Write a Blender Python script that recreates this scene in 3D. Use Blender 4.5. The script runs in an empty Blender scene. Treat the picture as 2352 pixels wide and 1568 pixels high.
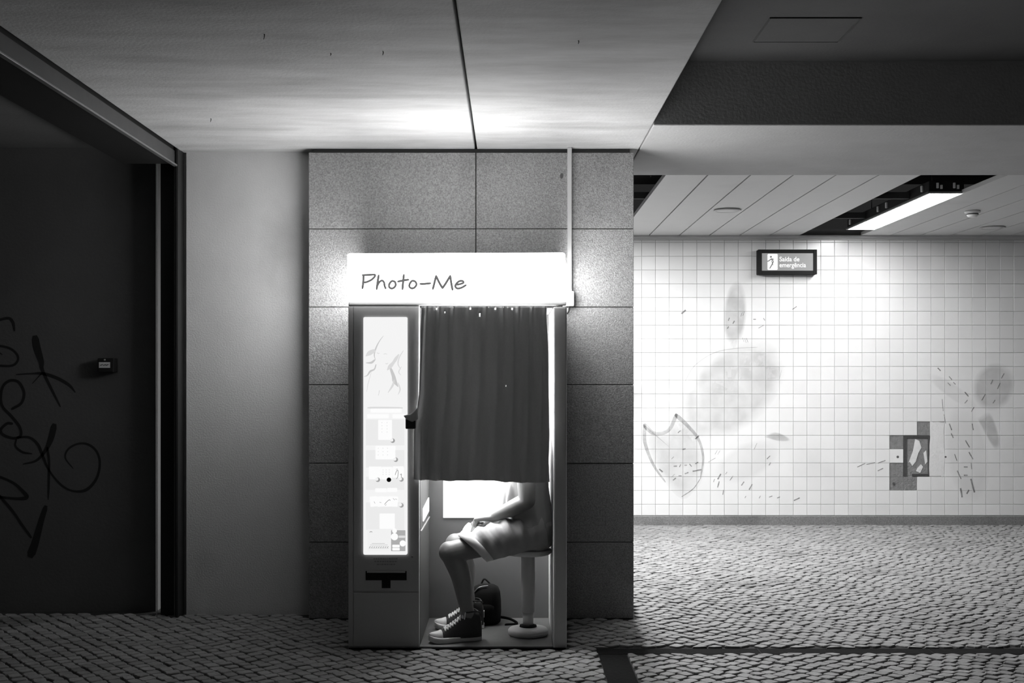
import bpy, math, random
import numpy as np
from mathutils import Vector, Matrix
random.seed(7); rng = np.random.default_rng(7)
S = bpy.context.scene
COL = S.collection

# ------------------------------------------------------------------ camera, world, lights, exposure
W, H, F, CX, CY, EYE = 2352.0, 1568.0, 2740.0, 1171.0, 870.0, 1.3576
cam = bpy.data.objects.new('camera', bpy.data.cameras.new('camera')); COL.objects.link(cam)
cam.location = (0, 0, EYE); cam.rotation_euler = (math.radians(90), 0, 0)
cam.data.sensor_width = 36; cam.data.lens = 36 * F / W
cam.data.shift_x = (W / 2 - CX) / W; cam.data.shift_y = (CY - H / 2) / W
S.camera = cam
wd = bpy.data.worlds.new('world'); S.world = wd; wd.use_nodes = True
wd.node_tree.nodes['Background'].inputs[0].default_value = (1, 1, 1, 1)
wd.node_tree.nodes['Background'].inputs[1].default_value = 0.018
S.view_settings.view_transform = 'Standard'; S.view_settings.look = 'None'
S.view_settings.exposure = 0; S.view_settings.gamma = 1; S.view_settings.use_curve_mapping = False

def area(name, loc, sx, sy, power, rot=(0, 0, 0), spread=math.pi):
    l = bpy.data.lights.new(name, 'AREA'); l.shape = 'RECTANGLE'; l.size = sx; l.size_y = sy; l.energy = power; l.spread = spread
    o = bpy.data.objects.new(name, l); COL.objects.link(o); o.location = loc; o.rotation_euler = rot; return o
E_SIGN, E_EDGE, E_TOP, E_AD, E_BACKDROP, E_FLASH, E_LAMP, P_CORR = 5.0, 21.0, 15.0, 0.9, 1.1, 80.0, 36.0, 222
area('corridor_lamp_light', (0.66, 9.0, 2.675), 0.25, 2.0, P_CORR)          # the corridor's next luminaire, behind the pillar

# ------------------------------------------------------------------ helpers
def P(px, py, Y): return Vector(((px - CX) * Y / F, Y, EYE - (py - CY) * Y / F))
ORI = {}
def smoothpath(pts, n=8):
    pts = [np.array(p, float) for p in pts]
    if len(pts) < 3: return pts
    q = [2 * pts[0] - pts[1]] + pts + [2 * pts[-1] - pts[-2]]
    out = []
    for i in range(1, len(q) - 2):
        p0, p1, p2, p3 = q[i - 1:i + 3]
        for k in range(n):
            t = k / n
            out.append(0.5 * (2 * p1 + (p2 - p0) * t + (2 * p0 - 5 * p1 + 4 * p2 - p3) * t * t + (3 * p1 - p0 - 3 * p2 + p3) * t ** 3))
    out.append(pts[-1]); return out

class M:
    def __init__(s): s.v = []; s.f = []
    def add(s, vs, fs):
        b = len(s.v); s.v += [tuple(map(float, p)) for p in vs]; s.f += [tuple(i + b for i in f) for f in fs]; return s
    def box(s, x0, x1, y0, y1, z0, z1):
        if x0 > x1: x0, x1 = x1, x0
        if y0 > y1: y0, y1 = y1, y0
        if z0 > z1: z0, z1 = z1, z0
        return s.add([(x0,y0,z0),(x1,y0,z0),(x1,y1,z0),(x0,y1,z0),(x0,y0,z1),(x1,y0,z1),(x1,y1,z1),(x0,y1,z1)],
                     [(0,3,2,1),(4,5,6,7),(0,1,5,4),(1,2,6,5),(2,3,7,6),(3,0,4,7)])
    def prism(s, poly, y0, y1):                       # polygon in XZ, extruded in Y (counter-clockwise seen from -Y)
        a = sum(poly[i][0] * poly[(i+1) % len(poly)][1] - poly[(i+1) % len(poly)][0] * poly[i][1] for i in range(len(poly)))
        if a < 0: poly = poly[::-1]
        n = len(poly)
        return s.add([(p[0], y0, p[1]) for p in poly] + [(p[0], y1, p[1]) for p in poly],
                     [tuple(range(n)), tuple(range(2 * n - 1, n - 1, -1))] + [(i, i + n, (i + 1) % n + n, (i + 1) % n) for i in range(n)])
    def ribbon(s, pts, w, y0, y1, n=6, smooth=True):   # stroke in XZ with per-point width
        ws = w if hasattr(w, '__len__') else [w] * len(pts)
        q = [(p[0], p[1], k) for p, k in zip(pts, ws)]
        q = smoothpath(q, n) if smooth else [np.array(t) for t in q]
        L, R = [], []
        for i, p in enumerate(q):
            d = q[min(i + 1, len(q) - 1)][:2] - q[max(i - 1, 0)][:2]; d = d / (np.linalg.norm(d) + 1e-9)
            nn = np.array((-d[1], d[0])) * p[2] / 2
            ext = -d * p[2] * .35 if i == 0 else (d * p[2] * .35 if i == len(q) - 1 else 0)
            L.append(p[:2] + nn * (.6 if i in (0, len(q) - 1) else 1) + ext); R.append(p[:2] - nn * (.6 if i in (0, len(q) - 1) else 1) + ext)
        n = len(q)
        v = [(a[0], y0, a[1]) for a in L] + [(a[0], y0, a[1]) for a in R] + [(a[0], y1, a[1]) for a in L] + [(a[0], y1, a[1]) for a in R]
        f = []
        for i in range(n - 1):
            f += [(i, n + i, n + i + 1, i + 1), (2*n + i, 2*n + i + 1, 3*n + i + 1, 3*n + i), (i, i + 1, 2*n + i + 1, 2*n + i), (n + i, 3*n + i, 3*n + i + 1, n + i + 1)]
        f += [(0, 2*n, 3*n, n), (n - 1, 2*n - 1, 4*n - 1, 3*n - 1)]
        return s.add(v, f)
    def rings(s, R, cap=True):
        n = len(R[0]); v = [p for r in R for p in r]; f = []
        for i in range(len(R) - 1):
            for j in range(n):
                f.append((i*n + j, i*n + (j+1) % n, (i+1)*n + (j+1) % n, (i+1)*n + j))
        if cap: f += [tuple(range(n - 1, -1, -1)), tuple(range((len(R) - 1) * n, len(R) * n))]
        return s.add(v, f)
    def lathe(s, prof, c, n=32):                      # profile (r,z) turned about vertical axis at c
        return s.rings([[(c[0] + r * math.cos(2*math.pi*k/n), c[1] + r * math.sin(2*math.pi*k/n), c[2] + z) for k in range(n)] for r, z in prof])
    def tube(s, pts, rad, n=10, side=None, flat=1.0, endcap=True, sub=6):
        rs = rad if hasattr(rad, '__len__') else [rad] * len(pts)
        q = smoothpath([(*p, r) for p, r in zip(pts, rs)], sub) if len(pts) > 2 else [np.array((*p, r), float) for p, r in zip(pts, rs)]
        q = [np.array(t) for t in q]
        if endcap:
            def ends(a, b):
                d = a[:3] - b[:3]; d /= np.linalg.norm(d) + 1e-9
                return [np.array((*(a[:3] + d * a[3] * math.sin(t)), max(a[3] * math.cos(t), 1e-4))) for t in (1.4, .95, .5)]
            q = ends(q[0], q[1]) + q + ends(q[-1], q[-2])[::-1]
        R = []; up = Vector(side) if side else Vector((0.13, .97, .21))
        for i, p in enumerate(q):
            d = Vector(q[min(i + 1, len(q) - 1)][:3] - q[max(i - 1, 0)][:3]).normalized()
            u = (up - d * up.dot(d)).normalized(); w = d.cross(u)
            R.append([Vector(p[:3]) + u * (p[3] * flat * math.cos(2*math.pi*k/n)) + w * (p[3] * math.sin(2*math.pi*k/n)) for k in range(n)])
        return s.rings(R)
    def ell(s, c, r, n=20, m=12, rot=None):
        R = []
        for i in range(m + 1):
            a = math.pi * (i / m) ; a = min(max(a, .02), math.pi - .02)
            ring = []
            for k in range(n):
                b = 2 * math.pi * k / n
                p = Vector((r[0]*math.sin(a)*math.cos(b), r[1]*math.sin(a)*math.sin(b), -r[2]*math.cos(a)))
                ring.append(Vector(c) + (rot @ p if rot else p))
            R.append(ring)
        return s.rings(R)
    def disc(s, c, r, y0, y1, n=24, rz=None):          # round plate facing -Y
        rz = rz or r
        return s.prism([(c[0] + r * math.cos(2*math.pi*k/n), c[1] + rz * math.sin(2*math.pi*k/n)) for k in range(n)], y0, y1)
    def build(s, name, mat, parent=None, smooth=False, bevel=0, seg=2, origin=None):
        v = np.array(s.v)
        o0 = np.array(origin) if origin is not None else (v.min(0) + v.max(0)) / 2
        me = bpy.data.meshes.new(name); me.from_pydata((v - o0).tolist(), [], s.f); me.update()
        import bmesh
        bm = bmesh.new(); bm.from_mesh(me); bmesh.ops.recalc_face_normals(bm, faces=bm.faces); bm.to_mesh(me); bm.free()
        return link(name, me, o0, mat, parent, smooth, bevel, seg)

def link(name, me, o0, mat, parent=None, smooth=False, bevel=0, seg=2):
    o = bpy.data.objects.new(name, me); COL.objects.link(o)
    if mat and not me.materials: me.materials.append(mat)
    if smooth: me.polygons.foreach_set('use_smooth', [True] * len(me.polygons))
    ORI[o] = np.array(o0, float)
    if parent: o.parent = parent; o.location = ORI[o] - ORI[parent]
    else: o.location = o0
    if bevel:
        b = o.modifiers.new('edge', 'BEVEL'); b.width = bevel; b.segments = seg; b.limit_method = 'ANGLE'; b.angle_limit = .6
    return o
def empty(name, loc):
    o = bpy.data.objects.new(name, None); COL.objects.link(o); o.location = loc; o.empty_display_size = .1; ORI[o] = np.array(loc, float); return o
def tag(o, label, cat=None, group=None):
    o['label'] = label
    if cat: o['category'] = cat
    if group: o['group'] = group
    return o
def struct(o, label=None):
    o['kind'] = 'structure'
    if label: o['label'] = label
    return o
def rrect(x0, x1, z0, z1, r, n=5):
    out = []
    for cx, cz, a0 in ((x1 - r, z1 - r, 0), (x0 + r, z1 - r, 90), (x0 + r, z0 + r, 180), (x1 - r, z0 + r, 270)):
        for k in range(n + 1):
            a = math.radians(a0 + 90 * k / n); out.append((cx + r * math.cos(a), cz + r * math.sin(a)))
    return out

# ------------------------------------------------------------------ materials (all grey: the place is shown in black and white)
def mat(name, g, rough=.6, var=0.0, scale=8, stretch=(1, 1, 1), bump=0, bscale=60, metal=0, spec=.5, rnd=0, dirt=None, island=False, sheen=0):
    m = bpy.data.materials.new(name); m.use_nodes = True; nt = m.node_tree; N = nt.nodes; L = nt.links
    b = N['Principled BSDF']; b.inputs['Roughness'].default_value = rough; b.inputs['Metallic'].default_value = metal
    b.inputs['Specular IOR Level'].default_value = spec; b.inputs['Base Color'].default_value = (g, g, g, 1)
    if sheen: b.inputs['Sheen Weight'].default_value = sheen
    geo = N.new('ShaderNodeNewGeometry')
    mp = N.new('ShaderNodeMapping'); mp.inputs['Scale'].default_value = stretch; L.new(geo.outputs['Position'], mp.inputs['Vector'])
    val = None
    def math_(op, a, bb, clamp=False):
        n = N.new('ShaderNodeMath'); n.operation = op; n.use_clamp = clamp
        for i, x in enumerate((a, bb)):
            if isinstance(x, (int, float)): n.inputs[i].default_value = x
            else: L.new(x, n.inputs[i])
        return n.outputs[0]
    if var or rnd or dirt:
        val = 1.0
        if var:
            nz = N.new('ShaderNodeTexNoise'); nz.inputs['Scale'].default_value = scale; nz.inputs['Detail'].default_value = 8; nz.inputs['Roughness'].default_value = .65
            L.new(mp.outputs[0], nz.inputs['Vector'])
            val = math_('ADD', math_('MULTIPLY', math_('SUBTRACT', nz.outputs[0], .5), 2 * var), 1.0)
        if rnd:
            oi = N.new('ShaderNodeObjectInfo')
            r = math_('FRACT', math_('ADD', oi.outputs['Random'], geo.outputs['Random Per Island']), 0)
            val = math_('MULTIPLY', val, math_('ADD', math_('MULTIPLY', math_('SUBTRACT', r, .5), 2 * rnd), 1.0))
        if dirt:                                     # blotches of grime: (scale, threshold, depth)
            n2 = N.new('ShaderNodeTexNoise'); n2.inputs['Scale'].default_value = dirt[0]; n2.inputs['Detail'].default_value = 6; L.new(mp.outputs[0], n2.inputs['Vector'])
            k = math_('MULTIPLY', math_('SUBTRACT', n2.outputs[0], dirt[1]), 6, True)
            val = math_('MULTIPLY', val, math_('SUBTRACT', 1.0, math_('MULTIPLY', k, dirt[2])))
        val = math_('MULTIPLY', val, g)
        cb = N.new('ShaderNodeCombineColor')
        for i in range(3): L.new(val, cb.inputs[i])
        L.new(cb.outputs[0], b.inputs['Base Color'])
    if bump:
        n3 = N.new('ShaderNodeTexNoise'); n3.inputs['Scale'].default_value = bscale; n3.inputs['Detail'].default_value = 6; L.new(geo.outputs['Position'], n3.inputs['Vector'])
        bp = N.new('ShaderNodeBump'); bp.inputs['Strength'].default_value = bump; bp.inputs['Distance'].default_value = .01; L.new(n3.outputs[0], bp.inputs['Height']); L.new(bp.outputs[0], b.inputs['Normal'])
    return m
def glow(name, strength, g=1.0):
    m = bpy.data.materials.new(name); m.use_nodes = True; b = m.node_tree.nodes['Principled BSDF']
    b.inputs['Base Color'].default_value = (.06, .06, .06, 1); b.inputs['Roughness'].default_value = .4
    b.inputs['Emission Color'].default_value = (g, g, g, 1); b.inputs['Emission Strength'].default_value = strength; return m
def paint(name, g, alpha, soft=True, scale=14, contrast=1.0):   # thin translucent paint whose edge wears off
    m = bpy.data.materials.new(name); m.use_nodes = True; nt = m.node_tree; N = nt.nodes; L = nt.links
    b = N['Principled BSDF']; b.inputs['Base Color'].default_value = (g, g, g, 1); b.inputs['Roughness'].default_value = .5
    geo = N.new('ShaderNodeNewGeometry'); nz = N.new('ShaderNodeTexNoise'); nz.inputs['Scale'].default_value = scale; nz.inputs['Detail'].default_value = 7
    L.new(geo.outputs['Position'], nz.inputs['Vector'])
    mr = N.new('ShaderNodeMapRange'); mr.inputs[1].default_value = .5 - .25 / contrast; mr.inputs[2].default_value = .5 + .25 / contrast; mr.inputs[3].default_value = .35; mr.inputs[4].default_value = 1; L.new(nz.outputs[0], mr.inputs[0])
    at = N.new('ShaderNodeAttribute'); at.attribute_name = 'fade'
    a = N.new('ShaderNodeMath'); a.operation = 'MULTIPLY'; L.new(mr.outputs[0], a.inputs[0]); L.new(at.outputs['Fac'], a.inputs[1])
    c = N.new('ShaderNodeMath'); c.operation = 'MULTIPLY'; c.inputs[1].default_value = alpha; L.new(a.outputs[0], c.inputs[0]); L.new(c.outputs[0], b.inputs['Alpha'])
    return m

m_ceil = mat('ceiling_concrete', .55, .8, .42, 3, (.55, 2.0, 1), bump=.25, bscale=70, dirt=(1.3, .56, .3))
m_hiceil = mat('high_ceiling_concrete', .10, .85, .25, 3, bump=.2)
m_beam = mat('beam_concrete', .5, .85, .15, 4, bump=.2)
m_plaster = mat('plaster', .6, .8, .18, 2.2, (1, 1, .7), bump=.25, bscale=110, dirt=(1.7, .6, .25))
m_dark = mat('alcove_paint', .13, .75, .2, 2.5, bump=.15)
m_steel = mat('dark_steel', .022, .5, .2, 10, spec=.25)
m_steel2 = mat('brushed_steel', .3, .35, .2, 20, metal=.6)
m_gran = mat('granite', .27, .7, 1.2, 130, bump=.5, bscale=160, dirt=(1.5, .55, .3))
m_gran2 = mat('granite_skirting', .20, .75, .9, 90, bump=.4, bscale=120, dirt=(2, .5, .35))
m_joint = mat('dark_joint', .09, .9)
m_tile = mat('glazed_tile', .77, .22, .03, 5, rnd=.035, dirt=(1.2, .62, .08))
m_grout = mat('grout', .66, .9, .1, 20)
m_mortar = mat('mortar', .22, .95, .5, 28, bump=.8, bscale=60)
m_patch = mat('plaster_patch', .72, .8, .12, 20, bump=.5, bscale=40)
m_stone = mat('limestone_cobble', .24, .6, .25, 30, bump=.5, bscale=45, spec=.25, rnd=.15, dirt=(1.1, .55, .45))
m_sand = mat('joint_sand', .06, .95, spec=.1, var=.4, scale=60, bump=.6, bscale=150)
m_basalt = mat('basalt_strip', .012, .9, .3, 30, bump=.4, spec=.05)
m_panel = mat('ceiling_panel', .62, .5, .04, 6, dirt=(1.3, .6, .12))
m_void = mat('void', .05, .9)
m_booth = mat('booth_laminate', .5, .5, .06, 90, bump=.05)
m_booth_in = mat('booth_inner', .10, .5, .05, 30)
m_boothdark = mat('booth_black', .016, .7, spec=.15)
m_rubber = mat('booth_floor', .12, .45, .25, 40)
m_curtain = mat('curtain_cloth', .55, .9, .12, 120, bump=.2, bscale=400, sheen=.2)
def translucent(m, k):                               # cloth lets a little of the inside light through
    nt = m.node_tree; t = nt.nodes.new('ShaderNodeBsdfTranslucent'); t.inputs[0].default_value = (k, k, k, 1); a = nt.nodes.new('ShaderNodeAddShader')
    nt.links.new(nt.nodes['Principled BSDF'].outputs[0], a.inputs[0]); nt.links.new(t.outputs[0], a.inputs[1]); nt.links.new(a.outputs[0], nt.nodes['Material Output'].inputs['Surface'])
translucent(m_curtain, .03)
m_white = mat('white_plastic', .5, .4, .05, 10)
m_bright = mat('white_enamel', .85, .35)
m_skin = mat('skin', .19, .5, .06, 20)
m_shirt = mat('shirt', .34, .9, .05, 60)
m_shorts = mat('shorts', .34, .9, .05, 40, bump=.12, bscale=90)
m_hem = mat('hem_band', .75, .9)
m_canvas = mat('shoe_canvas', .035, .85, .1, 200)
m_rub = mat('shoe_rubber', .66, .55, .08, 30)
m_hair = mat('hair', .04, .6)
m_bag = mat('bag_cloth', .012, .9, spec=.1)
m_stool = mat('stool_metal', .7, .4, .06, 20)
m_sign = glow('sign_acrylic', E_SIGN); m_edge = glow('sign_edge_acrylic', E_EDGE); m_top = glow('sign_top_fill', E_TOP); m_ink = glow('sign_ink', .15)
m_ad = glow('advert_backlight', E_AD)
m_backdrop = glow('backlit_panel', E_BACKDROP)
m_flash = glow('inner_light_panel', E_FLASH)
m_screen = glow('small_screen', 1.6)
m_diff = glow('lamp_diffuser', E_LAMP)

# ------------------------------------------------------------------ structure
CE, BY, PY = 2.667, 11.1, 6.764           # ceiling height, back wall, pillar front
YW, YA = 6.90, 7.0                       # plaster wall, alcove wall
# floor + cobbles
floor = struct(M().box(-4.6, 6.2, 3.2, BY + .2, -.12, -.0065).build('floor', m_sand), 'pale limestone cobbles laid on the diagonal with dark joints')
strip_h = (0.435, 6.2, 5.905, 6.03); strip_v = (0.44, .578, 3.2, 5.905)
def stone_geo():
    out = []
    p = .066; ang = math.radians(38); c, s_ = math.cos(ang), math.sin(ang)
    for i in range(-190, 191):
        off = rng.uniform(-.5, .5) * p
        for j in range(-190, 191):
            u = i * p; v = j * p * 1.08 + off
            x = u * c - v * s_ + .8; y = u * s_ + v * c + 7.0
            if not (-4.5 < x < 6.1 and 3.6 < y < BY - .01): continue
            if y > YW - .02 and x < -1.1: continue
            if -1.17 < x < .73 and y > PY - .02 and y < 7.5: continue
            if -.84 < x < .31 and 5.975 < y < 7.4: continue
            m = .003
            if strip_h[0]-m < x and strip_h[2]-m < y < strip_h[3]+m: continue
            if strip_v[0]-m < x < strip_v[1]+m and y < strip_v[3]+m: continue
            # inside the frame or close to it
            px = CX + F * x / y
            if px < -500 or px > W + 600: continue
            out.append((x, y))
    return out, p, ang
stones, SP, SA = stone_geo()
def stone_mesh(x, y):
    r = SP / 2 - rng.uniform(.0008, .0035)
    n = 8; a0 = SA + rng.uniform(-.16, .16); hgt = rng.uniform(-.0025, .0025); tx, ty = rng.uniform(-.05, .05, 2)
    sq = 1.0 + rng.uniform(-.06, .05); e = rng.uniform(.9, 1.1)
    V = [[], [], []]
    for k in range(n):
        a = math.pi / 4 + (k // 2) * math.pi / 2 + (.17 if k % 2 else -.17)
        ca, sa = math.cos(a), math.sin(a)
        q = r * sq / max(abs(ca), abs(sa)) * rng.uniform(.93, 1.04)
        dx, dy = q * ca * e, q * sa / e
        wx = dx * math.cos(a0) - dy * math.sin(a0); wy = dx * math.sin(a0) + dy * math.cos(a0)
        X_, Y_ = x + wx, y + wy                      # stones are cut to fit against strips, walls and the booth plinth
        if x > strip_h[0] - .01:
            if y > strip_h[3]: Y_ = max(Y_, strip_h[3] + .004)
            elif y < strip_h[2]: Y_ = min(Y_, strip_h[2] - .004)
        if y < strip_h[3]:
            if x > strip_v[1]: X_ = max(X_, strip_v[1] + .004)
            elif x < strip_v[0]: X_ = min(X_, strip_v[0] - .004)
        if x < -1.1: Y_ = min(Y_, YW - .004)
        if -1.17 < x < .73 and y < PY: Y_ = min(Y_, PY - .004)
        if -.84 < x < .31 and y < 6.0: Y_ = min(Y_, 5.99)
        wx, wy = X_ - x, Y_ - y
        for li, (sc, z) in enumerate(((1, -.016), (.99, -.0005), (.90, .003))):
            V[li].append((x + wx * sc, y + wy * sc, z + hgt * (li > 0) + (tx * wx + ty * wy) * (li > 0) * sc))
    v = V[0] + V[1] + V[2]
    f = [(l*n + k, l*n + (k+1) % n, (l+1)*n + (k+1) % n, (l+1)*n + k) for l in (0, 1) for k in range(n)] + [tuple(range(2*n, 3*n))]
    return v, f
vis = [i for i, (x, y) in enumerate(stones) if 15 < CX + F*x/y < W - 15 and CY + EYE*F/y < H - 6]
vis.sort(key=lambda i: stones[i][1]); near = set(vis[:300])
rest = M()
for i, (x, y) in enumerate(stones):
    v, f = stone_mesh(x, y)
    if i in near: M().add(v, f).build('cobblestone', m_stone, floor)
    else: rest.add(v, f)
o = rest.build('cobblestones', m_stone, floor); o['kind'] = 'stuff'
x = strip_h[0]
while x < strip_h[1]:                     # dark border strips: a row of long basalt setts
    w = rng.uniform(.8, 1.0); M().box(x, min(x + w, 6.2) - .003, strip_h[2], strip_h[3], -.03, -.004).build('basalt_sett', m_basalt, floor, bevel=.004); x += w
y = strip_v[3]
while y > 3.4:
    w = rng.uniform(.8, 1.0); M().box(strip_v[0], strip_v[1], y - w, y - .003, -.03, -.004).build('basalt_sett', m_basalt, floor, bevel=.004); y -= w

# concrete ceiling on the near side: two slabs with an open joint
XL, XR, XJ = -1.894, .736, -.193
ceil = struct(M().box(XL, XR, 1.0, 7.6, 2.83, 2.95).build('ceiling', m_joint), 'stained concrete ceiling slabs with an open joint between them')
M().box(XL, XJ - .006, 1.0, 7.6, CE, 2.829).build('concrete_slab', m_ceil, ceil, bevel=.006)
M().box(XJ + .006, XR, 1.0, 7.6, CE, 2.829).build('concrete_slab', m_ceil, ceil, bevel=.006)
for px, py, l in ((605, 78, 13), (483, 272, 8), (758, 122, 6), (878, 118, 9), (1327, 93, 8)):
    Yc = (CE - EYE) * F / (CY - py); p = P(px, py, Yc)
    M().tube([(p.x, Yc, CE + .005), (p.x + .004, Yc, CE - .004), (p.x + .002, Yc - .004, CE - l * Yc / F)], [.0022, .002, .0012], 6).build('nail', m_steel, ceil)
# alcove ceiling far left, high ceiling and beam on the right
struct(M().box(-4.6, -2.2, 1.0, 7.25, 2.715, 2.95).build('ceiling', m_dark), 'dark ceiling of the alcove beyond the steel beam')
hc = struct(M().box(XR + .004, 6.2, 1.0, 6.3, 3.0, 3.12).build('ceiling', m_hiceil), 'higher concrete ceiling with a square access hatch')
hx0, hx1, hy0, hy1 = 1.185, 1.594, 5.424, 5.80
hf = M()
for a in ((hx0 - .004, hx0, hy0 - .004, hy1 + .004), (hx1, hx1 + .004, hy0 - .004, hy1 + .004), (hx0, hx1, hy0 - .004, hy0), (hx0, hx1, hy1, hy1 + .004)): hf.box(*a, 2.994, 3.0)
hatch = hf.build('access_hatch', m_joint, hc)
M().box(hx0 + .003, hx1 - .003, hy0 + .003, hy1 - .003, 2.995, 3.0).build('hatch_panel', m_hiceil, hatch, bevel=.001)
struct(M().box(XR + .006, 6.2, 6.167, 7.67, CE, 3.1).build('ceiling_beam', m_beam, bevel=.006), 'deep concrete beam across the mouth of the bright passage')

# pillar clad in granite slabs
zt = EYE - (347 - CY) * PY / F
px0, px1 = (709 - CX) * PY / F, (1455.5 - CX) * PY / F
pil = struct(M().box(px0 + .02, px1 - .02, PY + .03, 7.4, -.012, CE - .002).build('pillar', m_joint), 'pillar clad in granite slabs behind the photo booth')
ys = [349.5, 525, 705, 883.5, 1064, 1245, 1421]; xj = (1093 - CX) * PY / F
for a, b in zip(ys, ys[1:]):
    z1, z0 = EYE - (a - CY) * PY / F - .002, EYE - (b - CY) * PY / F + .002
    for xa, xb in ((px0, xj - .0025), (xj + .0025, px1)):
        dy = rng.uniform(0, .004)
        M().box(xa, xb, PY + dy, PY + .03, max(z0, -.012), z1).build('granite_slab', m_gran, pil, bevel=.0025)
M().box(px1 - .03, px1, PY + .031, 7.42, -.012, zt).build('granite_slab', m_gran, pil, bevel=.002)
M().box(px0, px0 + .03, PY + .031, 7.42, -.012, zt).build('granite_slab', m_gran, pil, bevel=.002)

# plaster wall, its edge strip, the steel column and beam, the dark alcove wall
xpl = (428 - CX) * YW / F
wl = struct(M().box(xpl, px0 + .3, YW, YW + .2, -.012, CE + .03).build('wall_front', m_plaster), 'rough plaster wall between the steel column and the pillar')
M().box((411 - CX) * YW / F, xpl - .003, YW + .012, YW + .2, -.012, CE - .002).build('edge_strip', mat('edge_render', .24, .85, .2, 8, bump=.3), wl, bevel=.004)
wa = struct(M().box(-4.6, (358 - CX) * YA / F, YA, YA + .2, -.012, 2.73).build('wall_left', m_dark), 'dark painted wall with black graffiti in the alcove')
yk = 6.80
def cx(px, Y=yk): return (px - CX) * Y / F
col = struct(M().box(cx(363), cx(411), yk + .05, yk + .12, -.012, CE).build('steel_column', m_steel), 'black steel shutter channel beside the plaster wall')
M().box(cx(359.2), cx(361), yk, yk + .006, -.012, 2.59).build('flange', m_steel2, col, bevel=.001)
M().box(cx(400), cx(401.8), yk, yk + .006, -.012, 2.59).build('flange', m_steel2, col, bevel=.001)
M().box(cx(405), cx(411), yk - .02, yk + .12, -.012, CE).build('edge_plate', m_steel, col, bevel=.003)
bm_ = struct(M().box(-2.2, XL - .02, 1.0, 6.79, CE - .085, CE + .03).build('steel_beam', m_steel), 'dark steel beam running along the ceiling edge')
M().box(XL - .02, XL - .012, 1.0, 6.79, CE - .09, CE - .012).build('web', mat('beam_web', .07, .5, .3, 12), bm_)
M().box(XL - .02, XL + .004, 1.0, 6.79, CE - .101, CE - .091).build('flange', m_steel2, bm_, bevel=.002)

# graffiti on the alcove wall
G = [([(-70,160),(40,128),(75,150),(85,200)],[14,16,16,10]), ([(-60,280),(50,300),(100,340),(100,380),(60,405),(-50,400)],14),
     ([(205,242),(215,300),(240,380),(247,430),(300,540),(350,640)],[40,44,32,20,15,10]), ([(95,455),(180,450),(250,450),(330,475),(400,515),(437,557)],[8,10,18,20,18,8]),
     ([(240,450),(190,505)],[12,8]), ([(70,655),(125,620),(140,560),(110,500),(60,490),(20,520),(5,580),(15,640),(70,700),(115,760),(120,810),(80,825),(20,805),(5,775),(40,740),(70,740)],16),
     ([(95,830),(90,870),(130,905),(185,915)],[10,12,14,8]), ([(100,820),(170,820),(220,860),(250,930),(285,1010),(350,1090),(420,1130),(500,1125),(560,1060),(580,970),(560,900),(510,860),(450,858),(395,890),(380,940),(425,1000)],[12,14,16,16,12,12,12,18,16,14,14,14,12,12,10,6]),
     ([(315,752),(295,830),(262,900),(210,955),(135,975)],[36,34,20,14,8]), ([(275,880),(285,960),(283,1100),(280,1180)],[14,14,14,8]),
     ([(-50,1030),(70,1080),(130,1130),(155,1168),(90,1175),(-60,1160)],[16,16,20,24,16,14]), ([(-40,1120),(60,1230),(130,1330),(180,1400)],16), ([(265,1225),(238,1310),(205,1430),(180,1500)],[28,34,44,50]),
     ([(0,330),(12,338)],[14,8])]
m_graf = mat('black_spray_paint', .022, .6)
for pts, w in G:
    q = []
    for a, b in pts:
        p = P(a * .3954, 680 + b * .3954, YA); q.append((p.x, p.z))
    k = .3954 * YA / F
    M().ribbon(q, [t * k for t in w] if hasattr(w, '__len__') else w * k, YA - .0012, YA + .001, 7).build('graffiti_stroke', m_graf, wa)

# back wall of glazed tiles
wb = struct(M().box(-3.5, 6.2, BY + .012, BY + .2, -.012, 2.75).build('wall_back', m_grout), 'white tiled wall of the passage with a faint painted mural')
TP = 31.65 * BY / F
def colx(c): return (2043.5 - CX) * BY / F + c * TP
def rowz(r): return EYE - (968 - CY) * BY / F - r * TP
holes = {(2, 0), (3, 0), (0, 1), (1, 1), (2, 1), (3, 1), (1, 2), (2, 2), (3, 2), (0, 3), (1, 3), (2, 3), (3, 3), (0, 4), (1, 4)}
ztop, zbot = EYE - (551 - CY) * BY / F, EYE - (1183.5 - CY) * BY / F
def tile_geo(x0, x1, z0, z1, dy):
    g = .0012; b = .0018; y0 = BY + dy; v = []
    for (i, yy) in ((0, BY + .013), (0, y0 + .0018), (b, y0)):
        v += [(x0+g+i, yy, z0+g+i), (x1-g-i, yy, z0+g+i), (x1-g-i, yy, z1-g-i), (x0+g+i, yy, z1-g-i)]
    return v, [(l*4+k, l*4+(k+1) % 4, l*4+4+(k+1) % 4, l*4+4+k) for l in (0, 1) for k in range(4)] + [(8, 9, 10, 11)]
cells = []
for c in range(-42, 22):
    for r in range(-14, 8):
        if (c, r) in holes: continue
        x0, x1 = colx(c), colx(c + 1); z1, z0 = min(rowz(r), ztop), max(rowz(r + 1), zbot)
        if z1 - z0 < .012 or x0 < -3.5 or x1 > 6.2: continue
        cells.append((x0, x1, z0, z1, c, r))
def tvis(t): return t[0] > 1.16 and CX + F * t[1] / BY < W - 2 and t[3] - t[2] > .9 * TP
cand = sorted([t for t in cells if tvis(t)], key=lambda t: (t[0] - 2.6) ** 2 + ((t[2] - .95) * 1.3) ** 2)[:300]
cs = set((t[4], t[5]) for t in cand); rest = M()
for t in cells:
    v, f = tile_geo(*t[:4], rng.uniform(0, .0012))
    if (t[4], t[5]) in cs: M().add(v, f).build('tile', m_tile, wb)
    else: rest.add(v, f)
o = rest.build('tiles', m_tile, wb); o['kind'] = 'stuff'
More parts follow.
